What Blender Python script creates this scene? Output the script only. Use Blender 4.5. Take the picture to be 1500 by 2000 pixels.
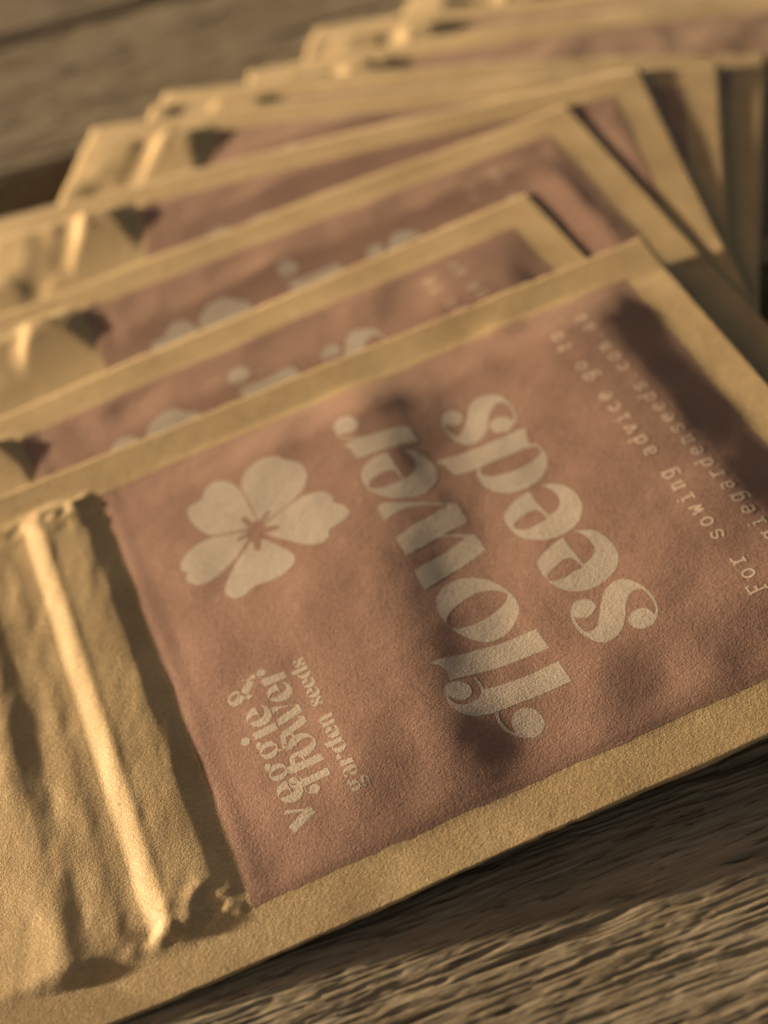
import bpy, bmesh, math, random
import numpy as np
from mathutils import Vector, Matrix, geometry

# ------------------------------------------------------------------ frame
# Shapes are laid out in millimetres in the frame of the front packet (F): x runs
# from its zip to its bottom seal, y across it.  W() takes F to the world (metres,
# table top level, z up).
WA, WB, WC = 2.5, 0.095, 0.055                 # table plane in F: z = -(WA+WB x+WC y)
def table_z(x, y): return -(WA + WB*x + WC*y)
_n = np.array([WB, WC, 1.0]); _n /= np.linalg.norm(_n)
_x = np.array([1.0, 0, -WB]); _x -= _n*(_x@_n); _x /= np.linalg.norm(_x)
_y = np.cross(_n, _x)
RF = np.array([_x, _y, _n])                    # F -> world rotation
OF = np.array([40.0, 60.0, table_z(40, 60)])   # F point that becomes the world origin
MM = 0.001
def W(P): return ((np.asarray(P, float) - OF) @ RF.T) * MM
def Fmat(loc, R3):                             # F rotation (3x3) and point -> world matrix
    R = RF @ R3
    m = Matrix(R.tolist()).to_4x4(); m.translation = Vector(W(loc).tolist()); return m

scene = bpy.context.scene
for o in list(bpy.data.objects): bpy.data.objects.remove(o)
C = scene.collection

# ------------------------------------------------------------------ camera
def rot3(a, b, c):
    ca, sa, cb, sb, cc, sc = math.cos(a), math.sin(a), math.cos(b), math.sin(b), math.cos(c), math.sin(c)
    Rx = np.array([[1,0,0],[0,ca,-sa],[0,sa,ca]]); Ry = np.array([[cb,0,sb],[0,1,0],[-sb,0,cb]])
    Rz = np.array([[cc,-sc,0],[sc,cc,0],[0,0,1]]); return Rz@Rx@Ry
CAM_F = np.array([10.840, -111.171, 184.154]); CAM_R = rot3(0.730835, 0.254951, -0.540768)
cd = bpy.data.cameras.new('camera'); cam = bpy.data.objects.new('camera', cd); C.objects.link(cam)
cam.matrix_world = Fmat(CAM_F, CAM_R)
cd.sensor_fit = 'HORIZONTAL'; cd.sensor_width = 36.0; cd.lens = 36.0*3200/1500
cd.clip_start = 0.01; cd.clip_end = 200.0
cd.dof.use_dof = True
focus = np.array([44.0, 15.0, 0.5])
cd.dof.focus_distance = float((CAM_F-focus) @ CAM_R[:, 2]) * MM
cd.dof.aperture_fstop = 14.0
scene.camera = cam
scene.render.resolution_x, scene.render.resolution_y = 768, 1024

# ------------------------------------------------------------------ light
SAZ, SEL = math.radians(-24.0), math.radians(10.3)      # in F: where the light travels to, height
sunF = np.array([-math.cos(SAZ)*math.cos(SEL), -math.sin(SAZ)*math.cos(SEL), math.sin(SEL)])
sunW = RF @ sunF
elev = math.asin(sunW[2]); azim = math.atan2(sunW[0], sunW[1])
sl = bpy.data.lights.new('sun', 'SUN'); so = bpy.data.objects.new('sun', sl); C.objects.link(so)
sl.energy = 5.0; sl.angle = math.radians(2.2); sl.color = (1.0, 0.81, 0.53)
so.rotation_mode = 'QUATERNION'; so.rotation_quaternion = Vector(sunW.tolist()).to_track_quat('Z', 'Y')
so.location = (0, 0, 1)
world = bpy.data.worlds.new('World'); scene.world = world; world.use_nodes = True
wn = world.node_tree; bg = wn.nodes['Background']
sky = wn.nodes.new('ShaderNodeTexSky'); sky.sky_type = 'NISHITA'; sky.sun_disc = False
sky.sun_elevation = max(elev, math.radians(4)); sky.sun_rotation = azim
sky.dust_density = 4.0; sky.air_density = 1.0; sky.ozone_density = 0.6
tint = wn.nodes.new('ShaderNodeMix'); tint.data_type = 'RGBA'; tint.blend_type = 'MULTIPLY'
tint.inputs[0].default_value = 1.0; tint.inputs[7].default_value = (1.0, 0.765, 0.585, 1)
wn.links.new(sky.outputs[0], tint.inputs[6]); wn.links.new(tint.outputs[2], bg.inputs[0])
bg.inputs[1].default_value = 0.060
scene.view_settings.view_transform = 'Standard'; scene.view_settings.look = 'None'
scene.view_settings.exposure = 1.37; scene.view_settings.gamma = 1.0
scene.render.engine = 'CYCLES'
scene.cycles.max_bounces = 6

# ------------------------------------------------------------------ noise (numpy)
_tab = {}
def vn(x, y, seed=0):                          # smooth value noise, -1..1
    if seed not in _tab: _tab[seed] = np.random.RandomState(seed+11).uniform(-1, 1, (256, 256))
    t = _tab[seed]
    xi = np.floor(x).astype(int); yi = np.floor(y).astype(int)
    fx = x-xi; fy = y-yi
    fx = fx*fx*fx*(fx*(fx*6-15)+10); fy = fy*fy*fy*(fy*(fy*6-15)+10)
    a = t[xi & 255, yi & 255]; b = t[(xi+1) & 255, yi & 255]
    c = t[xi & 255, (yi+1) & 255]; d = t[(xi+1) & 255, (yi+1) & 255]
    return (a*(1-fx)+b*fx)*(1-fy) + (c*(1-fx)+d*fx)*fy
def rn(x, y, ang, sx, sy, seed):               # anisotropic, rotated by ang degrees
    a = math.radians(ang); u = x*math.cos(a)+y*math.sin(a); v = -x*math.sin(a)+y*math.cos(a)
    return vn(u/sx+37.3, v/sy+11.7, seed)
def sst(x, a, b):
    t = np.clip((x-a)/(b-a), 0, 1); return t*t*(3-2*t)
def gauss(u, v, cu, cv, su, sv, ang=0):
    a = math.radians(ang); du, dv = u-cu, v-cv
    p = du*math.cos(a)+dv*math.sin(a); q = -du*math.sin(a)+dv*math.cos(a)
    return np.exp(-0.5*((p/su)**2+(q/sv)**2))
def prof(x, pts, soft=0.5):                    # piecewise linear profile, softened
    xs = [p[0] for p in pts]; ys = [p[1] for p in pts]
    s = 0
    for k in (-1, -0.5, 0, 0.5, 1): s = s + np.interp(x+k*soft, xs, ys)
    return s/5

# ------------------------------------------------------------------ materials
def nodes(name):
    m = bpy.data.materials.new(name); m.use_nodes = True
    t = m.node_tree; b = t.nodes['Principled BSDF']
    return m, t, b
def nz(t, vec, scale, detail=3, rough=0.55, dist=0.0):
    n = t.nodes.new('ShaderNodeTexNoise'); n.inputs['Scale'].default_value = scale
    n.inputs['Detail'].default_value = detail; n.inputs['Roughness'].default_value = rough
    n.inputs['Distortion'].default_value = dist
    t.links.new(vec, n.inputs['Vector']); return n.outputs[0]
def ramp(t, fac, stops):
    r = t.nodes.new('ShaderNodeValToRGB'); e = r.color_ramp.elements
    while len(e) > 1: e.remove(e[-1])
    e[0].position = stops[0][0]; e[0].color = (*stops[0][1], 1)
    for p, c in stops[1:]: k = e.new(p); k.color = (*c, 1)
    t.links.new(fac, r.inputs[0]); return r.outputs[0]
def mth(t, op, a, b=None):
    n = t.nodes.new('ShaderNodeMath'); n.operation = op
    for i, v in enumerate((a, b)):
        if v is None: continue
        if isinstance(v, (int, float)): n.inputs[i].default_value = v
        else: t.links.new(v, n.inputs[i])
    return n.outputs[0]
def mapping(t, vec, scale=(1,1,1), rz=0):
    n = t.nodes.new('ShaderNodeMapping'); n.inputs['Scale'].default_value = scale
    n.inputs['Rotation'].default_value = (0, 0, rz); t.links.new(vec, n.inputs['Vector']); return n.outputs[0]
def mixc(t, f, a, b, mode='MIX'):
    n = t.nodes.new('ShaderNodeMix'); n.data_type = 'RGBA'; n.blend_type = mode
    for i, v in ((0, f), (6, a), (7, b)):
        if isinstance(v, (int, float)): n.inputs[i].default_value = v
        elif isinstance(v, tuple): n.inputs[i].default_value = (*v, 1)
        else: t.links.new(v, n.inputs[i])
    return n.outputs[2]
def bump(t, b, h, strength, dist):
    n = t.nodes.new('ShaderNodeBump'); n.inputs['Strength'].default_value = strength
    n.inputs['Distance'].default_value = dist; t.links.new(h, n.inputs['Height'])
    t.links.new(n.outputs[0], b.inputs['Normal']); return n
def paper_height(t, vec, fibre=1.0, weave=0.0):
    a = nz(t, vec, 2900, 3, 0.7)                               # grain ~0.7 mm
    f1 = nz(t, mapping(t, vec, (1300, 5200, 1300), 0.5), 1, 2, 0.6, 0.15)   # crossing fibres
    f2 = nz(t, mapping(t, vec, (1300, 5200, 1300), 2.2), 1, 2, 0.6, 0.15)
    h = mth(t, 'ADD', mth(t, 'MULTIPLY', a, 1.0), mth(t, 'MULTIPLY', mth(t, 'ADD', f1, f2), 0.5*fibre))
    h = mth(t, 'ADD', h, mth(t, 'MULTIPLY', nz(t, vec, 420, 2), 0.7))
    if weave:
        w = t.nodes.new('ShaderNodeTexWave'); w.inputs['Scale'].default_value = 1
        w.inputs['Distortion'].default_value = 1.2; w.inputs['Detail'].default_value = 1
        t.links.new(mapping(t, vec, (1500, 1500, 1500), 0.35), w.inputs['Vector'])
        h = mth(t, 'ADD', h, mth(t, 'MULTIPLY', w.outputs['Fac'], weave))
    return h
def paper(name, lo, mid, hi, rough, bstr, weave=0.0, spec=0.3):
    m, t, b = nodes(name)
    co = t.nodes.new('ShaderNodeTexCoord').outputs['Object']
    big = nz(t, co, 70, 3); fine = nz(t, mapping(t, co, (1200, 2600, 1200), 0.9), 1, 4, 0.7, 0.5)
    col = ramp(t, mth(t, 'ADD', mth(t, 'MULTIPLY', big, 0.45), mth(t, 'MULTIPLY', fine, 0.55)),
               [(0.33, lo), (0.5, mid), (0.68, hi)])
    specks = ramp(t, nz(t, co, 2300, 2, 0.5), [(0.70, (0,0,0)), (0.78, (1,1,1))])
    col = mixc(t, mth(t, 'MULTIPLY', specks, 0.5), col, tuple(min(1, c*1.35) for c in hi))
    dark = ramp(t, nz(t, mapping(t, co, (1,1,1), 1.1), 900, 2, 0.5), [(0.26, (1,1,1)), (0.31, (0,0,0))])
    col = mixc(t, mth(t, 'MULTIPLY', dark, 0.35), col, tuple(c*0.55 for c in lo))
    t.links.new(col, b.inputs['Base Color'])
    b.inputs['Roughness'].default_value = rough; b.inputs['Specular IOR Level'].default_value = spec
    bump(t, b, paper_height(t, co, 1.0, weave), bstr, 0.00010)
    b.inputs['Sheen Weight'].default_value = 0.18; b.inputs['Sheen Roughness'].default_value = 0.4
    b.inputs['Sheen Tint'].default_value = (1.0, .85, .62, 1)
    return m
KRAFT = paper('kraft_paper', (.315,.215,.108), (.415,.297,.158), (.54,.40,.228), 0.55, 1.0, 0.0, 0.45)
PINK = paper('printed_pink_paper', (.188,.110,.086), (.255,.151,.117), (.33,.203,.158), 0.5, 0.9)
INK = paper('pearl_lettering_ink', (.345,.28,.228), (.40,.33,.27), (.46,.385,.32), 0.30, 0.95, 0.0, 0.8)
SMALLINK = paper('small_lettering_ink', (.50,.37,.28), (.56,.43,.34), (.62,.49,.40), 0.45, 0.4, 0.0, 0.5)

def wood_mat():
    m, t, b = nodes('weathered_wood')
    co = t.nodes.new('ShaderNodeTexCoord').outputs['Object']
    g = nz(t, mapping(t, co, (60, 900, 60)), 1, 5, 0.65, 0.6)
    g2 = nz(t, mapping(t, co, (12, 130, 12)), 1, 4, 0.6, 0.8)
    big = nz(t, co, 22, 3)
    f = mth(t, 'ADD', mth(t, 'ADD', mth(t, 'MULTIPLY', g, 0.45), mth(t, 'MULTIPLY', g2, 0.3)), mth(t, 'MULTIPLY', big, 0.25))
    col = ramp(t, f, [(0.34, (.14,.105,.07)), (0.48, (.265,.212,.145)), (0.62, (.385,.32,.235))])
    pits = ramp(t, nz(t, mapping(t, co, (140, 1500, 140)), 1, 3, 0.6, 0.4), [(0.36, (1,1,1)), (0.44, (0,0,0))])
    col = mixc(t, mth(t, 'MULTIPLY', pits, 0.75), col, (.07,.05,.032))
    pale = ramp(t, nz(t, mapping(t, co, (90, 1900, 90)), 1, 2, 0.5), [(0.60, (0,0,0)), (0.70, (1,1,1))])
    col = mixc(t, mth(t, 'MULTIPLY', pale, 0.4), col, (.46,.40,.31))
    t.links.new(col, b.inputs['Base Color']); b.inputs['Roughness'].default_value = 0.8
    b.inputs['Specular IOR Level'].default_value = 0.25
    h = mth(t, 'ADD', mth(t, 'MULTIPLY', g, 1.0), mth(t, 'MULTIPLY', nz(t, mapping(t, co, (300, 2200, 300)), 1, 3, 0.7), 0.6))
    bump(t, b, h, 1.0, 0.00028)
    return m
WOOD = wood_mat()
def soil_mat():
    m, t, b = nodes('shaded_soil')
    co = t.nodes.new('ShaderNodeTexCoord').outputs['Object']
    t.links.new(ramp(t, nz(t, co, 9, 4), [(0.35, (.05,.038,.026)), (0.65, (.10,.08,.055))]), b.inputs['Base Color'])
    b.inputs['Roughness'].default_value = 0.95
    return m

# ------------------------------------------------------------------ object helpers
def link(name, mesh, mat, parent=None):
    o = bpy.data.objects.new(name, mesh); C.objects.link(o)
    if mat: mesh.materials.append(mat)
    if parent is not None: o.parent = parent
    return o
def mk_mesh(name, V, F, smooth=True):
    me = bpy.data.meshes.new(name)
    me.from_pydata([tuple(v) for v in np.asarray(V, float)], [], F); me.update()
    if smooth: me.polygons.foreach_set('use_smooth', [True]*len(me.polygons))
    return me
def gridfaces(nx, ny, off=0, flip=False):
    i, j = np.meshgrid(np.arange(nx-1), np.arange(ny-1), indexing='ij')
    a = (off + i*ny + j).ravel()
    q = np.stack([a, a+ny, a+ny+1, a+1], 1)
    if flip: q = q[:, ::-1]
    return q.tolist()
def describe(o, label=None, cat=None, group=None, kind=None):
    for k, v in (('label', label), ('category', cat), ('group', group), ('kind', kind)):
        if v: o[k] = v

# ------------------------------------------------------------------ ground and table
gz = -430.0
_c = np.array([[-1,-1],[1,-1],[1,1],[-1,1]])*8000.0
gm = mk_mesh('ground', [(x*MM, y*MM, gz*MM) for x, y in _c], [(0,1,2,3)], False)
describe(link('ground', gm, soil_mat()), kind='structure')

table = bpy.data.objects.new('wooden_table', None); C.objects.link(table)
table.location = (0, 0, -0.03); table.empty_display_size = 0.05
describe(table, 'weathered grey brown wooden table of grooved planks with dark gaps, under the seed packets', 'table')
def w2(x, y):                                   # F (x,y) on the table plane -> world mm
    p = W([[x, y, table_z(x, y)]])[0]/MM; return p[0], p[1]
def plank(y0, y1, x0=-260, x1=520, fine=None, seed=0, thick=22.0):
    # y0,y1 given in F on the table, turned to world mm
    a = w2(40, y0)[1]; b = w2(40, y1)[1]
    if fine:
        fx0, fx1, fy0, fy1 = fine
        xs = np.concatenate([np.arange(x0, fx0, 6.0), np.arange(fx0, fx1, 0.42), np.arange(fx1, x1+3, 6.0)])
        ys = np.concatenate([np.arange(a+2.5, fy0, 2.0), np.arange(fy0, fy1, 0.17), np.arange(fy1, b-2.5, 2.0)])
    else:
        xs = np.arange(x0, x1+2, 2.2); ys = np.arange(a+2.5, b-2.5, 0.8)
    # rounded long edges
    e = [(0, -thick), (0, -2.4), (0.35, -1.1), (1.1, -0.3)]
    yl = np.array([a+p for p, q in e] + list(ys) + [b-p for p, q in e[::-1]])
    zl = np.array([q for p, q in e] + [0.0]*len(ys) + [q for p, q in e[::-1]])
    X, Y = np.meshgrid(xs, yl, indexing='ij'); Z = np.repeat(zl[None, :], len(xs), 0)
    wx = X + 4*vn(X/23, Y/9, seed+1); wy = Y + 0.7*vn(X/24, Y/7, seed+2) + 0.22*vn(X/7, Y/1.5, seed+12) + 0.035*X
    g1 = vn(wx/8, wy/0.52, seed+3); g2 = vn(wx/6.5, wy/0.42, seed+4); g3 = vn(wx/26, wy/1.5, seed+5)
    g4 = vn(wx/2.6, wy/0.55, seed+9)
    rel = -0.17*sst(g1, 0.05, 0.7) - 0.16*sst(g2, 0.1, 0.8) - 0.12*sst(g3, 0.25, 0.9) - 0.10*sst(g4, 0.2, 0.9) + 0.12*vn(X/16, Y/6, seed+6)
    crack = -0.7*sst(vn(wx/30, wy/1.3, seed+7), 0.62, 0.9)
    top = (zl > -1.5)[None, :]
    Z = Z + np.where(top, rel+crack, 0)
    Y = Y + np.where(~top, 0.5*vn(X/9, Z/4, seed+8), 0)
    V = np.stack([X.ravel(), Y.ravel(), Z.ravel()], 1)*MM
    me = mk_mesh('plank', V - np.array([0, 0, -0.03]), gridfaces(len(xs), len(yl)))
    return link('plank', me, WOOD, table)
yA = w2(40, -52)[1]
fx = w2(-22, 0)[0]; fx2 = w2(92, 0)[0]
plank(-205, -62, seed=40)
plank(-58, 90, fine=(fx, fx2, w2(40, -46)[1], w2(40, 16)[1]), seed=10)
plank(103, 203, seed=20)
plank(219, 285.5, seed=50)
plank(290, 430, seed=60)
for x in (-230, 470):                            # bearers that carry the planks
    bm = bmesh.new(); bmesh.ops.create_cube(bm, size=1)
    for v in bm.verts: v.co = Vector(((x+v.co.x*60)*MM, (40+v.co.y*700)*MM, (-22.5-30+v.co.z*60)*MM+0.03))
    me = bpy.data.meshes.new('bearer'); bm.to_mesh(me); bm.free(); link('bearer', me, WOOD, table)
for x in (-230, 470):
    for y in (-270, 350):
        bm = bmesh.new(); bmesh.ops.create_cube(bm, size=1)
        for v in bm.verts: v.co = Vector(((x+v.co.x*50)*MM, (y+v.co.y*50)*MM, (-83-173+v.co.z*346)*MM+0.03))
        me = bpy.data.meshes.new('leg'); bm.to_mesh(me); bm.free(); link('leg', me, WOOD, table)

# ------------------------------------------------------------------ outlines of the print, packet millimetres
TITLE = {
 'l': ["35.43,30.74* 36.46,30.93 42.09,30.31 46.06,29.88 51.41,29.68* 51.37,28.02 51.52,25.61* 48.35,25.79 44.32,25.97 39.85,26.57 36.86,26.76* 37.02,28.26 36.60,29.72"],
 'f': ["51.67,22.89* 51.67,21.07 51.81,18.90* 48.96,18.96 45.88,19.03 43.79,19.21 40.90,19.24* 40.61,18.53 40.52,17.42 40.89,16.17 41.55,15.20* 41.55,16.28 41.90,17.24 42.82,18.09 43.98,18.26 44.99,17.76 45.73,16.68 45.77,15.12 45.08,13.97 43.97,13.53 42.88,13.81 41.90,14.34 41.04,15.14 40.38,16.06 40.11,17.17 40.09,18.24 40.22,19.17* 38.38,19.56 37.04,20.01 35.95,21.09 35.35,22.59 35.19,24.06 35.40,25.33 36.04,26.28 36.85,26.53 37.95,26.16 38.81,25.24 38.90,23.99 38.39,23.18 37.49,22.89 36.67,23.14 36.01,23.80 35.58,24.44* 35.63,23.62 36.06,22.79 36.74,22.22 37.88,21.98 39.10,22.29 39.86,22.96 40.10,23.62 40.14,24.70 40.04,25.92* 40.42,25.71* 40.54,24.88 40.57,24.06 40.51,23.49* 43.93,22.99 47.59,22.75"],
 'o': ["47.39,43.00 49.39,41.11 50.64,38.37 51.09,35.90 50.63,33.99 49.19,32.23 47.20,31.02 45.18,30.80 43.54,31.45 41.89,33.20 40.55,35.76 40.14,38.27 40.35,40.55 41.57,42.51 43.51,43.63 45.53,43.70", "48.96,39.39 50.00,38.41 50.35,37.54 49.65,36.51 47.79,35.62 45.42,35.03 43.08,34.86 41.17,35.31 40.37,36.09 40.46,37.00 41.41,38.19 43.33,39.28 45.59,39.96 47.55,39.94"],
 'w': ["39.72,62.68* 40.77,62.92 44.46,61.28 47.18,59.88 50.88,57.95* 51.07,56.36 51.10,54.33* 50.46,53.51 47.81,53.09 46.34,52.83* 48.36,51.97 50.90,50.77* 50.98,49.18 51.09,47.11* 47.50,45.98 43.78,45.06 39.92,43.91* 39.77,45.80 39.80,47.95* 41.72,48.56 45.42,49.40 49.12,50.66* 49.23,51.02* 47.92,51.75 46.62,52.28 45.18,52.49 42.75,51.92 39.91,51.36* 39.80,53.42 39.79,55.33* 43.64,56.66 47.22,57.44 49.57,58.13* 47.60,59.21 45.50,60.00 43.59,60.41 41.21,60.06 39.62,59.29* 39.60,61.02"],
 'e1': ["47.15,72.78* 48.59,72.10 49.83,70.91 50.60,68.95 50.83,66.72 50.42,64.70 49.41,63.27 47.73,62.26 45.71,62.07 43.44,62.64 41.70,63.89 40.37,65.50 39.67,67.34 39.55,69.06 39.88,70.51 40.62,71.72 41.94,72.59 43.55,73.08 45.27,73.09* 45.43,71.29 45.45,69.18 45.54,66.54* 46.56,66.64 47.58,67.26 48.28,68.29 48.53,69.81 48.25,71.24 47.77,72.18", "44.96,68.65* 44.29,69.10 43.20,69.21 41.67,68.90 40.60,68.32 40.02,67.54 40.29,66.77 41.38,66.31 43.14,66.16 45.18,66.35* 45.09,67.54"],
 'r': ["50.63,77.21* 50.62,75.36 50.83,73.39* 47.79,73.67 45.01,73.89 42.23,74.11 40.37,74.29* 40.45,75.84 40.26,77.25 39.64,78.10* 40.83,78.40 41.95,78.32* 40.78,79.04 40.01,80.11 39.54,81.60 39.67,83.07 40.34,84.20 41.51,84.59 42.64,84.10 43.27,83.03 43.58,81.51* 42.64,80.55 41.70,80.37 40.69,80.78 39.93,81.47* 40.19,80.21 41.04,79.36 42.50,78.63 43.78,78.20 46.59,77.98 48.80,77.70"],
 's2': ["64.72,77.64 66.05,76.68 66.77,74.98 66.98,72.84 66.71,70.80 65.96,69.30 64.98,68.40 63.82,68.05 62.81,68.36 62.09,69.34 62.02,70.47 62.52,71.46 63.48,71.84 64.52,71.57 65.33,70.79 65.69,69.65* 66.28,70.64 66.61,72.19 66.41,73.87 65.77,74.72 64.93,74.80 63.90,74.12 62.90,72.98 62.11,71.50 61.21,70.11 60.00,69.14 58.66,68.69 57.38,69.05 56.39,70.10 55.80,71.75 55.46,73.70 55.58,75.38 55.99,76.66 56.62,77.37 57.55,77.68 58.47,77.43 59.17,76.66 59.35,75.54 58.94,74.59 58.10,74.13 57.19,74.37 56.05,75.12* 55.91,74.08 56.12,72.86 56.59,71.91 57.11,71.80 57.93,72.37 59.05,73.64 60.08,75.20 61.06,76.81 62.30,77.82 63.56,78.03"],
 'd': ["66.94,67.18* 66.43,66.21 66.02,64.54 65.92,63.54 66.66,62.98 67.13,61.54 67.07,59.90 66.49,58.20 65.37,56.84 63.77,55.79 61.78,55.40 59.76,55.53 58.05,56.36 56.80,57.62 56.12,59.24 55.97,61.16 56.31,62.59 56.81,63.11* 54.42,63.44 53.01,63.75* 52.65,65.24 52.27,66.72 51.44,67.96* 53.43,67.79 56.89,67.56 59.64,67.33 63.22,67.35 65.35,67.31", "66.76,61.97 66.79,61.12 65.90,60.42 64.10,59.87 61.87,59.60 59.90,59.88 58.06,60.49 56.92,61.40 56.82,62.48 57.29,63.23* 59.31,63.33 61.38,63.21 63.48,63.16 65.25,63.01 66.35,62.61"],
 'e2': ["63.55,54.70* 64.97,54.20 66.28,53.14 67.16,51.53 67.49,49.73 67.31,47.82 66.88,46.62 65.68,45.05 64.19,44.09 62.40,43.72 60.43,43.87 58.72,44.58 57.26,45.85 56.32,47.33 55.94,49.42 55.93,50.88 56.25,51.94 57.18,52.86 58.80,53.81 60.39,54.35 61.69,54.42* 61.60,52.75 61.73,50.76 62.16,48.19* 63.43,48.69 64.22,49.26 64.80,50.18 64.87,51.42 64.64,52.85 64.21,53.86", "61.01,50.50* 60.22,50.72 58.76,50.44 57.31,49.85 56.59,49.23 56.80,48.39 57.54,47.74 58.91,47.54 60.48,47.74 61.59,47.91* 61.47,49.24"],
 'e3': ["63.92,43.22* 65.17,42.79 66.45,41.82 67.27,40.22 67.70,38.16 67.54,36.27 67.17,35.11 66.09,33.80 64.46,32.82 62.47,32.25 60.67,32.34 59.02,33.01 57.64,34.28 56.73,35.96 56.36,37.92 56.36,39.48 56.69,40.67 57.60,41.53 59.09,42.24 60.55,42.89 62.01,43.04* 61.96,41.56 62.08,39.68 62.37,36.85* 63.61,37.20 64.59,38.01 65.09,38.90 65.12,40.29 64.90,41.63 64.47,42.53", "61.29,38.95* 60.25,39.18 58.72,38.69 57.25,37.99 56.66,37.35 56.83,36.48 57.91,36.05 59.35,36.08 60.75,36.33 61.94,36.41* 61.82,37.66"],
 's1': ["65.88,31.41 66.72,30.68 67.48,29.36 68.01,27.61 68.11,25.97 67.87,24.38 67.29,23.16 66.42,22.27 65.51,21.87 64.45,21.86 63.67,22.38 63.16,23.21 63.22,24.26 63.61,24.80 64.59,25.33 65.72,25.23 66.53,24.53 66.82,23.27* 67.40,24.03 67.70,25.41 67.72,26.82 67.43,28.10 66.85,28.60 65.86,28.53 64.90,27.82 63.99,26.61 63.28,25.30 62.31,23.85 61.10,22.85 59.81,22.37 58.58,22.47 57.60,23.32 56.82,24.83 56.39,26.61 56.39,28.31 56.71,29.53 57.19,30.36 57.84,31.10 58.67,31.33 59.60,31.04 60.31,30.31 60.51,29.24 60.21,28.63 59.32,28.04 58.41,27.86 57.64,28.22 56.97,28.92* 56.79,27.93 56.88,26.64 57.20,25.61 57.75,25.30 58.66,25.47 59.56,26.35 60.46,27.70 61.44,29.34 62.72,30.83 64.02,31.52 65.05,31.65"],
}
PETALS = [
 "22.15,70.95* 22.14,74.32 22.00,77.34 22.14,79.90 23.51,82.08 25.48,83.25 27.32,83.31 29.12,82.54 30.53,80.65 31.89,79.31 32.43,76.96 31.76,74.38 29.99,72.51 27.60,71.36 25.58,70.65 22.81,69.93*",
 "22.91,69.55* 25.50,70.38 28.24,71.30 30.54,71.53 32.56,70.95 33.79,70.04 34.19,68.68 34.08,67.46 34.88,66.34 35.58,64.65 35.02,63.42 33.38,62.83 31.49,62.41 30.94,61.20 29.51,60.52 27.81,61.22 26.15,62.66 24.65,64.62 23.09,66.47 22.21,67.77*",
 "21.73,66.65* 22.66,65.18 23.77,63.30 24.68,61.54 24.79,59.97 23.74,58.78 21.81,58.13 19.87,58.07 18.06,58.39 16.97,58.29 15.50,57.68 14.09,57.91 13.17,59.03 13.19,60.48 14.10,62.03 15.80,64.03 17.62,65.70 19.51,67.19* 20.55,67.36",
 "19.48,67.99* 17.87,66.47 16.20,65.31 14.37,64.27 12.44,63.59 10.68,63.42 9.14,64.02 8.31,65.55 8.48,66.50 8.85,67.04 8.17,68.04 8.49,69.53 9.86,70.88 12.08,71.75 14.49,71.73 16.87,70.94 19.79,69.74*",
 "19.83,70.22* 17.57,71.06 15.41,71.88 14.13,72.73 13.04,74.97 12.39,77.27 12.57,79.43 13.55,80.47 15.40,80.67 16.47,82.35 17.94,83.12 19.60,82.62 20.80,81.38 21.50,79.30 21.82,76.79 21.87,73.84 21.97,71.06*",
]
STAMENS = [(20.21,72.43,21.23,69.45,1.13), (24.02,71.59,21.77,69.76,0.73), (24.16,67.70,21.24,68.81,1.41), (20.27,65.51,20.97,68.66,1.46), (18.20,68.90,20.69,69.14,0.90)]

# ------------------------------------------------------------------ lettering shapes
def parse(s):
    P = []
    for t in s.split():
        c = t.endswith('*'); x, y = t.strip('*').split(','); P.append((float(x), float(y), c))
    return P
def smooth_poly(P, n=5, closed=True):            # Catmull-Rom, cut at the corners marked *
    out = []; N = len(P)
    for i in range(N if closed else N-1):
        p1, p2 = P[i], P[(i+1) % N]
        p0 = P[(i-1) % N] if (closed or i > 0) else p1
        p3 = P[(i+2) % N] if (closed or i+2 < N) else p2
        if p1[2]: p0 = (2*p1[0]-p2[0], 2*p1[1]-p2[1], 0)
        if p2[2]: p3 = (2*p2[0]-p1[0], 2*p2[1]-p1[1], 0)
        for k in range(n):
            t = k/n
            f = lambda a, b, c, d: 0.5*((2*b)+(-a+c)*t+(2*a-5*b+4*c-d)*t*t+(-a+3*b-3*c+d)*t**3)
            out.append((f(p0[0],p1[0],p2[0],p3[0]), f(p0[1],p1[1],p2[1],p3[1])))
    if not closed: out.append((P[-1][0], P[-1][1]))
    return out
def stroke(pts, w, n=5, corner=False):           # polyline -> closed outline; w number or list
    P = smooth_poly([(x, y, corner) for x, y in pts], 1 if corner else n, False)
    ws = [w]*len(P) if isinstance(w, (int, float)) else np.interp(np.linspace(0, 1, len(P)), np.linspace(0, 1, len(w)), w)
    L, R = [], []
    for i, (x, y) in enumerate(P):
        a = P[max(0, i-1)]; b = P[min(len(P)-1, i+1)]
        dx, dy = b[0]-a[0], b[1]-a[1]; l = math.hypot(dx, dy) or 1
        nx, ny = -dy/l*ws[i]/2, dx/l*ws[i]/2
        L.append((x+nx, y+ny)); R.append((x-nx, y-ny))
    return L + R[::-1]
def ell(cx, cy, rx, ry, n=20, a0=0, a1=360):
    full = abs(a1-a0) >= 360; m = n if full else n+1
    return [(cx+rx*math.cos(math.radians(a0+(a1-a0)*k/n)), cy+ry*math.sin(math.radians(a0+(a1-a0)*k/n))) for k in range(m)]

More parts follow.
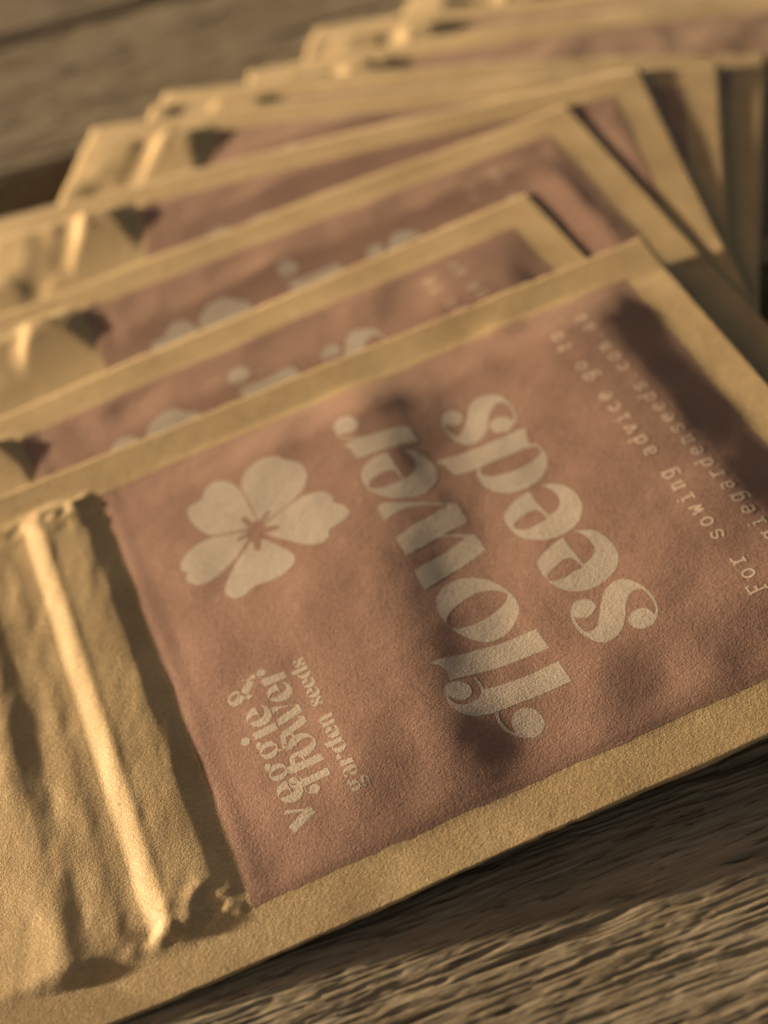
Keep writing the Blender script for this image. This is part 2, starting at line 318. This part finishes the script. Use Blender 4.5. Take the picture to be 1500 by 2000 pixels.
class Ink:                                        # flat printed shapes in packet coordinates (mm)
    def __init__(s): s.V = []; s.F = []; s.k = 0
    def add(s, loops):                            # loops: outline then holes
        vs = [[Vector((x, y, 0)) for x, y in l] for l in loops]
        tri = geometry.tessellate_polygon(vs)
        flat = [p for l in loops for p in l]; o = len(s.V); dz = (s.k % 4)*0.002; s.k += 1
        s.V += [(x, y, dz) for x, y in flat]
        for t in tri:
            a, b, c = [flat[i] for i in t]
            ar = (b[0]-a[0])*(c[1]-a[1])-(b[1]-a[1])*(c[0]-a[0])
            if abs(ar) < 1e-9: continue
            t = tuple(t) if ar > 0 else tuple(t[::-1]); s.F.append(tuple(o+i for i in t))
    def cut(s, step):                             # slice by a grid so the shapes can follow the paper
        me = bpy.data.meshes.new('tmp'); me.from_pydata(s.V, [], s.F); bm = bmesh.new(); bm.from_mesh(me)
        bpy.data.meshes.remove(me)
        for ax in (0, 1):
            lo = min(v.co[ax] for v in bm.verts); hi = max(v.co[ax] for v in bm.verts)
            q = math.ceil(lo/step)*step
            while q < hi:
                co = [0, 0, 0]; co[ax] = q; no = [0, 0, 0]; no[ax] = 1
                bmesh.ops.bisect_plane(bm, geom=bm.verts[:]+bm.edges[:]+bm.faces[:], plane_co=co, plane_no=no, dist=1e-5)
                q += step
        bm.verts.index_update()
        V = np.array([tuple(v.co) for v in bm.verts]); F = [[v.index for v in f.verts] for f in bm.faces]
        bm.free(); return V, F

def title_loops(k): return [smooth_poly(parse(s)) for s in TITLE[k]]
title = Ink()
for k in TITLE: title.add(title_loops(k))
emblem = Ink()
for s in PETALS: emblem.add([smooth_poly(parse(s))])
stam = Ink()
for x0, y0, x1, y1, w in STAMENS:
    stam.add([stroke([(x0, y0), ((x0*.6+x1*.4), (y0*.6+y1*.4)), (x1, y1)], [w*.7, w*.9, w*.7])])
    stam.add([ell(x0, y0, w*.42, w*.42, 12)])
stam.add([ell(13.9+0.0, 60.0, 0.01, 0.01, 6)]) if False else None

# fat-face letters in letter space: x to the right, y up, x-height = 1
XH = {}                                           # traced glyphs normalised from the title
def norm(k, base, top, vleft):
    L = title_loops(k); s = 1.0/(base-top)
    return [[((v-vleft)*s, (base-u)*s) for u, v in l] for l in L]
def bounds(k):
    P = [p for l in title_loops(k) for p in l]
    return min(p[0] for p in P), max(p[0] for p in P), min(p[1] for p in P), max(p[1] for p in P)
def fat(k, base, top):
    b = bounds(k); g = norm(k, base, top, b[2]); w = (b[3]-b[2])/(base-top); return [g], w
B0, T0 = 51.0, 40.1
FAT = {'f': fat('f', 51.7, 40.9), 'l': fat('l', 51.4, 40.6), 'o': fat('o', 51.0, 40.2), 'w': fat('w', 51.0, 40.2),
       'e': fat('e1', *(lambda b: (b[1], b[0]))(bounds('e1'))), 'r': fat('r', *(lambda b: (b[1], b[1]-10.8))(bounds('r'))),
       's': fat('s1', *(lambda b: (b[1], b[0]))(bounds('s1'))), 'd': fat('d', *(lambda b: (b[1], b[1]-10.8))(bounds('d')))}
FAT['v'] = ([[stroke([(.05, 1), (.45, 0)], [.36, .36], corner=True)], [stroke([(.45, .02), (.82, 1)], [.06, .16], corner=True)]], .95)
FAT['i'] = ([[stroke([(.2, 0), (.2, 1)], .34, corner=True)], [ell(.2, 1.36, .19, .19)]], .42)
FAT['g'] = ([[ell(.42, .64, .38, .37), ell(.42, .64, .13, .31)], [stroke([(.25, .3), (.1, .14), (.3, .02), (.7, -.06), (.74, -.3), (.4, -.46), (.06, -.34), (.16, -.1), (.34, 0)], [.08, .12, .2, .22, .14, .07, .08, .1, .08])],
             [ell(.84, .93, .13, .13)], [stroke([(.62, .88), (.72, 1.0), (.82, 1.02)], .06)]], 1.0)
FAT['&'] = ([[stroke([(1.0, .55), (.86, .2), (.5, .0), (.15, .08), (.08, .38), (.4, .66), (.66, .98), (.5, 1.28), (.26, 1.2), (.26, .96), (.6, .45), (1.0, .02)], [.06, .1, .12, .26, .26, .1, .16, .1, .2, .3, .34, .26])]], 1.1)
FAT['a'] = ([[stroke([(.66, 0), (.66, .72)], .32, corner=True)], [ell(.34, .3, .32, .31), ell(.4, .3, .12, .23)], [stroke([(.66, .72), (.55, .98), (.3, .99), (.14, .82)], [.3, .14, .06, .2])]], .86)
FAT['n'] = ([[stroke([(.2, 0), (.2, 1)], .32, corner=True)], [stroke([(.76, 0), (.76, .72)], .32, corner=True)], [stroke([(.34, .8), (.5, 1.0), (.68, .97), (.78, .7)], [.05, .08, .2, .32])]], .98)

# typewriter letters, thin strokes
TY = {}
def ty(ch, *st): TY[ch] = st
o_ = ell(.5, .5, .38, .48, 18)
def arc(cx, cy, rx, ry, a0, a1): return ell(cx, cy, rx, ry, 10, a0, a1)
ty('o', o_+[o_[0]])
ty('c', arc(.52, .5, .4, .48, 40, 320)); ty('e', [(.13, .53), (.9, .53)] , arc(.52, .5, .4, .48, 5, 320))
ty('a', arc(.45, .72, .32, .26, 150, 0), [(.77, .72), (.77, .05), (.95, .05)], ell(.45, .28, .32, .26, 16)+[(.77, .28)])
ty('d', ell(.42, .48, .35, .47, 16)+[(.77, .48)], [(.58, 1.5), (.78, 1.5), (.78, .02), (.98, .02)])
ty('g', ell(.42, .5, .35, .47, 16)+[(.77, .5)], [(.98, .98), (.78, .98), (.78, -.25)], arc(.42, -.22, .36, .26, 0, -150))
ty('r', [(.08, .98), (.32, .98), (.32, 0)], [(.08, .02), (.62, .02)], arc(.68, .6, .34, .36, 170, 50))
ty('s', [(.82, .95), (.8, .74)], arc(.48, .74, .32, .24, 20, 230), [(.3, .56), (.7, .46)], arc(.5, .26, .33, .26, 60, -160), [(.16, .28), (.15, .04)])
ty('n', [(.05, .98), (.25, .98), (.25, 0)], [(.05, .02), (.42, .02)], arc(.51, .6, .27, .38, 180, 0), [(.78, .6), (.78, 0)], [(.62, .02), (.95, .02)])
ty('m', [(.0, .98), (.16, .98), (.16, 0)], arc(.33, .68, .17, .3, 180, 0), [(.5, .68), (.5, 0)], arc(.68, .68, .17, .3, 180, 0), [(.85, .68), (.85, .02), (1.0, .02)])
ty('w', [(.0, .98), (.26, .98)], [(.1, .98), (.28, 0)], [(.28, 0), (.5, .8)], [(.5, .8), (.72, 0)], [(.72, 0), (.9, .98)], [(.74, .98), (1.0, .98)])
ty('v', [(.0, .98), (.34, .98)], [(.14, .98), (.5, 0)], [(.5, 0), (.86, .98)], [(.66, .98), (1.0, .98)])
ty('i', [(.2, .98), (.5, .98), (.5, .02)], [(.12, .02), (.88, .02)], [(.5, 1.3), (.5, 1.46)])
ty('t', [(.35, 1.35), (.35, .3)], arc(.57, .3, .22, .28, 180, 300), [(.1, .98), (.78, .98)])
ty('u', [(.05, .98), (.22, .98), (.22, .4)], arc(.48, .36, .26, .35, 180, 350), [(.58, .98), (.76, .98), (.76, .02), (.95, .02)])
ty('F', [(.08, 1.42), (.9, 1.42), (.9, 1.15)], [(.24, 1.42), (.24, 0)], [(.06, .02), (.5, .02)], [(.24, .76), (.62, .76)], [(.62, .9), (.62, .62)])
ty('.', [(.5, -.02), (.5, .16)])

def put(ink, loops, u, v, size, xs=1.0):         # letter space -> packet (reading direction +v, up = -u)
    ink.add([[(u-y*size, v+x*size*xs) for x, y in l] for l in loops])
def text_fat(ink, s, u, v0, v1, size):
    w = sum(FAT[c][1]+.06 if c != ' ' else .4 for c in s); xs = (v1-v0)/(w*size); v = v0
    for c in s:
        if c == ' ': v += .4*size*xs; continue
        g, cw = FAT[c]
        for part in g: put(ink, part, u, v, size, xs)
        v += (cw+.06)*size*xs
def text_type(ink, s, u0, v0, u1, v1, size, sw):
    n = len(s)
    for i, c in enumerate(s):
        if c == ' ': continue
        f = i/(n-1); u = u0+(u1-u0)*f; v = v0+(v1-v0)*f
        for st in TY[c]:
            P = [(x, y) for x, y in st]
            put(ink, [stroke(P, sw, corner=True)], u, v, size)
brand = Ink()
text_fat(brand, 'veggie', 12.3, 15.4, 37.4, 3.6)
text_fat(brand, '&', 12.2, 38.4, 43.2, 3.7)
text_fat(brand, 'flower', 16.4, 19.0, 43.2, 3.7)
text_fat(brand, 'garden', 20.0, 16.4, 30.4, 1.9)
text_fat(brand, 'seeds', 19.8, 32.2, 41.8, 1.9)
address = Ink()
text_type(address, 'For sowing advice go to', 82.6, 19.6, 81.0, 82.3, 1.8, 0.195)
text_type(address, 'veggiegardenseeds.com.au', 89.2, 18.9, 86.3, 84.4, 1.8, 0.195)

PRINT = {}
for nm, ink, st in (('title', title, 1.0), ('emblem', emblem, 1.0), ('stamens', stam, 1.0), ('brand', brand, 0.8), ('address', address, 0.7)):
    PRINT[nm] = ink.cut(st)
print('print verts', {k: len(v[0]) for k, v in PRINT.items()})

# ------------------------------------------------------------------ the packets
U0, U1, V0, V1 = -35.3, 104.2, 0.0, 100.0        # packet outline in its own millimetres
PK = []                                          # (corner x, y, angle, level, extra puff, seed, u0)
def gap(x, y): return (WA-1.0 + WB*x + WC*y)/8.0
def plane(level, x, y): return -(level-1)*gap(x, y)
def to_F(pk, u, v):
    cx, cy, th = pk['c'][0], pk['c'][1], math.radians(pk['th'])
    du, dv = u-U1, v-V1
    return cx+du*math.cos(th)-dv*math.sin(th), cy+du*math.sin(th)+dv*math.cos(th)
def to_uv(pk, x, y):
    cx, cy, th = pk['c'][0], pk['c'][1], math.radians(pk['th'])
    dx, dy = x-cx, y-cy
    return U1+dx*math.cos(th)+dy*math.sin(th), V1-dx*math.sin(th)+dy*math.cos(th)

ZIP = [(-36,.75), (-30,1.0), (-25.5,1.15), (-23.8,1.1), (-20.6,.62), (-18.6,.58), (-16.8,.60), (-14.9,.44), (-13.2,.42),
       (-11.2,1.18), (-10.1,1.45), (-8.9,1.28), (-5.0,1.12), (-3.3,.95), (-.2,.16), (.4,.12), (4,.3)]
def height_front(u, v):
    e = sst(v, 5.5, 10) * sst(100-v, 5, 9)
    wz = u + 0.12*vn(v/17, u*0+1, 5) + 0.02*vn(v/3.5, u/9, 6)
    z = prof(wz, ZIP, 0.4)
    flap = sst(-u, 13.5, 19)
    z = z + flap*(0.30*rn(u, v, 75, 30, 11, 7) + 0.07*rn(u, v, 110, 7, 3.2, 8))
    z = z + 0.28*gauss(u, v, -25, 47, 2.6, 9, -8) + 0.35*gauss(u, v, -22.5, 70, 2.0, 5) + 0.3*gauss(u, v, -24.5, 9, 2.2, 4)
    z = z + sst(-u, -1, 2)*(0.06*rn(u, v, 75, 8, 2.2, 9) + 0.02*rn(u, v, 60, 5, 1.6, 10))
    # crumples where the zip is welded into the side seals
    for cv, s in ((7.0, 1), (94.0, -1)):
        m = gauss(u, v, -6.5, cv, 6.0, 3.4)*sst(-u, 0, 2.5)
        z = z + m*(0.75*rn(u, v, 35*s, 4.0, 1.9, 21) + 0.4*rn(u, v, -30*s, 2.4, 1.5, 22))
    zipz = z * e
    # seed-filled body: two soft swellings with a valley across the lettering
    sh = prof(v, [(0,-5), (20,-4), (42,-3), (58,3), (74,7), (100,8)], 3)
    w = u - sh*sst(u, 8, 30)*sst(97-u, 6, 30)
    b = prof(w, [(0,.0), (3,.25), (9,.75), (16,1.3), (24,2.0), (31,2.3), (35,2.5), (39,2.35), (46,1.35), (51,1.0), (57,1.15), (64,1.5), (72,1.85),
                 (80,2.1), (88,1.95), (92,1.2), (95,.4), (97.5,.0), (110,.0)], 1.6)
    ev = sst(v, 6.5, 22) * sst(100-v, 6, 17)
    b = b*(0.18*sst(v, 6.0, 11)*sst(100-v, 5.5, 10) + 0.82*ev) * sst(u, -.5, 2)
    z2 = b
    m = sst(u, 0, 6)*sst(97.5-u, 0, 5)*sst(v, 7, 12)*sst(93.5-v, 0, 5)
    z2 = z2 + m*(0.16*rn(u, v, 60, 16, 8, 31) + 0.06*rn(u, v, 100, 8, 4.5, 32) + 0.02*rn(u, v, 20, 4, 2.6, 33))
    z2 = z2 + 0.5*gauss(u, v, 47, 88, 3.2, 4.5, 25) + 0.45*gauss(u, v, 73.5, 92, 2.4, 2.2) - 0.35*gauss(u, v, 41.5, 14, 4, 6)
    z2 = z2 + 0.30*gauss(u, v, 56, 17, 5, 5) - 0.25*gauss(u, v, 62, 11, 3.5, 4)
    seal = 0.11*np.maximum(v-91.5, 0) - 0.12*np.maximum(8.5-v, 0)*sst(u, -30, 10) + 0.10*vn(u/26, v/26, 41) + 0.12*sst(100-v, 8, 0)*vn(u/9, v/30, 42) + 0.10*sst(v, 8, 0)*vn(u/8, v/30, 43)
    return np.where(u < 0, zipz, z2*sst(u, -.2, 1.2) + zipz*sst(-u, -4, 0)) + seal
def height_back(u, v, pk):
    s = pk['seed']; a = pk['puff']
    e = sst(v, 5.5, 10) * sst(100-v, 5, 9)
    wz = u + 0.6*vn(v/22, u*0+1, s) + 0.3*vn(v/5, u/9, s+1)
    kz = 1.35+0.7*np.random.RandomState(s).rand()
    z = prof(wz, [(p, q*(1.1 if p < -14 else kz)) for p, q in ZIP], 0.6)
    flap = sst(-u, 13.5, 19)
    z = z + flap*(0.9*rn(u, v, 80, 22, 8, s+2) + 0.25*rn(u, v, 115, 9, 4, s+3))
    for cv, k in ((7.0, 1), (94.0, -1)):
        z = z + gauss(u, v, -6.5, cv, 6.5, 4)*(0.8*rn(u, v, 35*k, 4.5, 2.2, s+4) + 0.35*rn(u, v, -30*k, 2.6, 1.7, s+5))
    zipz = z*e
    w = u - 6*vn(v/38, u*0+3, s+6)*sst(u, 8, 30)*sst(97-u, 6, 30)
    b = prof(w, [(0,0), (6,.5), (20,1.5), (34,2.2), (46,1.7), (60,1.5), (74,2.2), (84,2.3), (91,1.4), (95,.4), (97.5,0), (110,0)], 2)
    ev = sst(v, 6.5, 24)*sst(100-v, 6.5, 26)
    b = a*b*(0.16*sst(v, 6.8, 9.5)*sst(100-v, 6.3, 9.5) + 0.84*ev)*sst(u, -.5, 2)
    m = sst(u, 0, 6)*sst(97.5-u, 0, 5)*sst(v, 7, 12)*sst(93.5-v, 0, 5)
    b = b + m*(0.26*rn(u, v, 65, 16, 8, s+7) + 0.10*rn(u, v, 100, 8, 4.5, s+8))
    seal = 0.2*vn(u/26, v/26, s+9) + 0.16*sst(100-v, 8, 0)*vn(u/11, v/30, s+10)
    return np.where(u < 0, zipz, b*sst(u, -.2, 1.2) + zipz*sst(-u, -4, 0)) + seal

PACKETS = [
    dict(c=(104.2, 100.0), th=0.0, lv=1, puff=1.0, seed=100, step=0.42),
    dict(c=(94.2, 127.6), th=3.0, lv=2, puff=0.7, seed=120, step=0.8, du=-2.5, dv=[-2.7, 4.0, 2.0]),
    dict(c=(113.2, 150.6), th=-0.3, lv=2.6, puff=0.6, seed=140, step=0.8, du=-3.2, dv=[-5.0, 2.0, 0.0]),
    dict(c=(131.2, 154.4), th=-12.8, lv=3.4, puff=0.6, seed=160, step=1.0, du=-3.0, dv=[-5.0, 0.0, 0.0]),
    dict(c=(146.0, 148.2), th=-27.0, lv=4.2, puff=0.9, seed=180, step=1.2, u0=-30.3),
    dict(c=(156.8, 148.4), th=-31.0, lv=4.9, puff=0.8, seed=200, step=1.2, u0=-27.0),
    dict(c=(194.5, 171.7), th=-22.0, lv=7, puff=0.8, seed=220, step=1.2),
    dict(c=(211.0, 176.8), th=-27.0, lv=8, puff=0.8, seed=240, step=1.2),
    dict(c=(236.0, 180.0), th=-30.0, lv=9, puff=0.8, seed=260, step=1.2),
]
def base(pk, u, x, y):                            # packet plane, bowed where it lies over the ones below
    lv = pk['lv']; k = float(np.interp(lv, [2, 2.6, 3.4, 4.2, 4.9], [0, 0.9, 2.6, 3.8, 4.8]))
    return plane(lv, x, y) + k*(1-((np.clip(u, -36, 112)-62)/97)**2)
def softmin(a, b, k=0.35):
    h = np.clip(0.5+0.5*(b-a)/k, 0, 1); return b*(1-h)+a*h - k*h*(1-h)
def surf(pk, u, v):                               # packet (u,v) -> F x,y and height of its top sheet
    x, y = to_F(pk, u, v)
    h = height_front(u, v) if pk['lv'] == 1 else height_back(u, v, pk)
    z = base(pk, u, x, y) + h
    for q in PACKETS:                             # pressed flat where another packet lies on it
        if q['lv'] >= pk['lv']: continue
        uu, vv = to_uv(q, x, y)
        dx = np.maximum(np.maximum(U0-uu, uu-U1), 0); dy = np.maximum(np.maximum(V0-vv, vv-V1), 0)
        d = np.hypot(dx, dy)
        lim = base(q, uu, x, y) - 0.50 + np.where(d > 0, 0.03*d + 0.007*d*d, 0)
        z = softmin(z, lim)
    z = np.maximum(z, table_z(x, y)+0.75)
    return x, y, z
LABELS = [
 'seed packet nearest the camera, topmost of the pile, its whole flower seeds print showing',
 'second seed packet from the front, mostly covered by the frontmost one',
 'third seed packet from the front, sunlit right border running down past the front corner',
 'fourth seed packet from the front, zip end at left edge in sun and shade',
 'blurred seed packet, its flap corner nearest above the dark gap, first of the steps',
 'blurred seed packet, its flap corner the second step up from the dark gap',
 'blurred seed packet, its flap corner the third step, pink strip reaching the right edge',
 'blurred seed packet, its flap corner the fourth and highest full step',
 'most distant seed packet, only its tan and pink strip at the top edge',
]
def loc_of(T, V): # world points (n,3) -> local of matrix T
    Mi = np.array(T.inverted()); return V @ Mi[:3, :3].T + Mi[:3, 3]
def build_packet(i, pk):
    th = math.radians(pk['th']); lv = pk['lv']
    cx, cy = to_F(pk, 35.0, 50.0)
    gx, gy = -(lv-1)*WB/8, -(lv-1)*WC/8
    n = np.array([-gx, -gy, 1.0]); n /= np.linalg.norm(n)
    ex = np.array([math.cos(th), math.sin(th), 0]); ex -= n*(ex@n); ex /= np.linalg.norm(ex); ey = np.cross(n, ex)
    T = Fmat([cx, cy, plane(lv, cx, cy)-0.4], np.array([ex, ey, n]).T)
    root = bpy.data.objects.new('seed_packet', None); C.objects.link(root)
    root.matrix_world = T; root.empty_display_size = 0.02
    describe(root, LABELS[i], 'seed packet', 'kraft seed packets fanned out in a pile on the table')
    U0 = pk.get('u0', -35.3)
    def place(u, v, dz=0.0):
        x, y, z = surf(pk, u, v); return loc_of(T, W(np.stack([x, y, z+dz], -1).reshape(-1, 3)))
    st = pk['step']
    zipa, zipb = -13.6, -0.2
    # front and back sheet of the pouch, open at the band of the zip, closed round the rim
    ua = np.linspace(U0, zipa, max(4, int((zipa-U0)/st))); ub = np.linspace(zipa, zipb, max(8, int((zipb-zipa)/(st*0.7))))
    uc = np.linspace(zipb, U1, max(20, int((U1-zipb)/st))); vs = np.linspace(V0, V1, int(100/st)+1)
    rag = lambda k, s: 0.10*vn(k/1.7, k*0+s, pk['seed']+3) + 0.25*vn(k/16, k*0+s+5, pk['seed']+4)
    def sheet(us):
        Ug, Vg = np.meshgrid(us, vs, indexing='ij')
        Uo = Ug.copy(); Vo = Vg.copy()
        Vo += np.where(Vg >= V1-1e-6, rag(Ug, 1), 0) + np.where(Vg <= V0+1e-6, rag(Ug, 2), 0)
        Uo += np.where(Ug >= U1-1e-6, rag(Vg, 3), 0) + np.where(Ug <= U0+1e-6, rag(Vg, 4), 0)
        return Uo, Vo
    V = []; F = []; off = 0; edges = {}
    allu = np.concatenate([ua, ub[1:-1], uc])
    for us in (ua, uc):
        Uo, Vo = sheet(us); P = place(Uo, Vo); V.append(P); F += gridfaces(len(us), len(vs), off); off += len(P)
    # back sheet
    Uo, Vo = sheet(allu); x, y, z = surf(pk, Uo, Vo)
    zb = np.minimum(base(pk, Uo, x, y)-0.35, z-0.35)
    if lv == 1:
        zb = np.minimum(z-0.35, plane(lv, x, y)-0.35)
    zb = np.maximum(zb, table_z(x, y)+0.28)
    P = loc_of(T, W(np.stack([x, y, zb], -1).reshape(-1, 3))); boff = off
    V.append(P); F += gridfaces(len(allu), len(vs), off, True); off += len(P)
    nv = len(vs); na, nc = len(ua), len(uc); nall = len(allu); coff = na*nv
    # rims: ends
    for j in range(nv-1):
        F.append([j, j+1, boff+j+1, boff+j])                                   # zip end
        a = coff+(nc-1)*nv+j; b = boff+(nall-1)*nv+j; F.append([a+1, a, b, b+1])
    for i0, n0, o0 in ((0, na, 0), (nall-nc, nc, coff)):
        for k in range(n0-1):
            a = o0+k*nv; b = boff+(i0+k)*nv
            F.append([a+nv, a, b, b+nv]); F.append([a+nv-1, a+2*nv-1, b+2*nv-1, b+nv-1])
    body = link('paper_pouch', mk_mesh('paper_pouch', np.concatenate(V), F), KRAFT, root)
    # zip band with its own rims down to the back sheet
    Uo, Vo = sheet(ub); x, y, z = surf(pk, Uo, Vo)
    P = loc_of(T, W(np.stack([x, y, z], -1).reshape(-1, 3)))
    x2, y2, z2 = x[:, [0, -1]], y[:, [0, -1]], np.maximum(np.minimum(base(pk, Uo, x, y), z)-0.34, table_z(x, y)+0.29)[:, [0, -1]]
    Q = loc_of(T, W(np.stack([x2, y2, z2], -1).reshape(-1, 3))); nb = len(ub); F = gridfaces(nb, nv)
    for k in range(nb-1):
        a = k*nv; q = nb*nv+2*k
        F.append([a+nv, a, q, q+2]); F.append([a+nv-1, a+2*nv-1, q+3, q+1])
    link('zip_band', mk_mesh('zip_band', np.concatenate([P, Q]), F), KRAFT, root)
    # printed panel
    us = np.linspace(0.0, 1, int(97/st*1.3)+2); ws = np.linspace(0, 1, int(86/st*1.3)+2)
    S, R = np.meshgrid(us, ws, indexing='ij')
    wob = lambda k, s: 0.18*vn(k*9, k*0+s, pk['seed']+7) + 0.09*vn(k*31, k*0+s+4, pk['seed']+8) + 0.07*vn(k*120, k*0+s+4, pk['seed']+8)
    lo_v = 7.3+wob(S, 1)*1.5; hi_v = 92.2+wob(S, 2)*1.3; lo_u = 0.4+0.2*0.25*wob(R, 3); hi_u = 96.9+wob(R, 4)*1.3
    Uo = lo_u+(hi_u-lo_u)*S; Vo = lo_v+(hi_v-lo_v)*R
    lift = 0.022 if st < 0.7 else 0.05
    panel = link('printed_panel', mk_mesh('printed_panel', place(Uo, Vo, lift), gridfaces(len(us), len(ws))), PINK, root)
    for key, nm, mat, dz in (('title', 'title_lettering', INK, .012), ('emblem', 'flower_emblem', INK, .012), ('stamens', 'flower_stamens', PINK, .022),
                        ('brand', 'brand_lettering', INK, .016), ('address', 'address_lettering', SMALLINK, .028)):
        if i > 4: break
        Vp, Fp = PRINT[key]
        # each bag was printed a little out of register
        pu = Vp[:, 0] + pk.get('du', 0); pv = Vp[:, 1] + np.interp(Vp[:, 0], [17, 62, 104], pk.get('dv', [0, 0, 0]))
        x, y, z = surf(pk, pu, pv)
        k = 1.0 if st < 0.7 else 2.0
        P = loc_of(T, W(np.stack([x, y, z+lift+dz*k+Vp[:, 2]], -1)))
        link(nm, mk_mesh(nm, P, Fp), mat, panel)
    return root
for i, pk in enumerate(PACKETS): build_packet(i, pk)
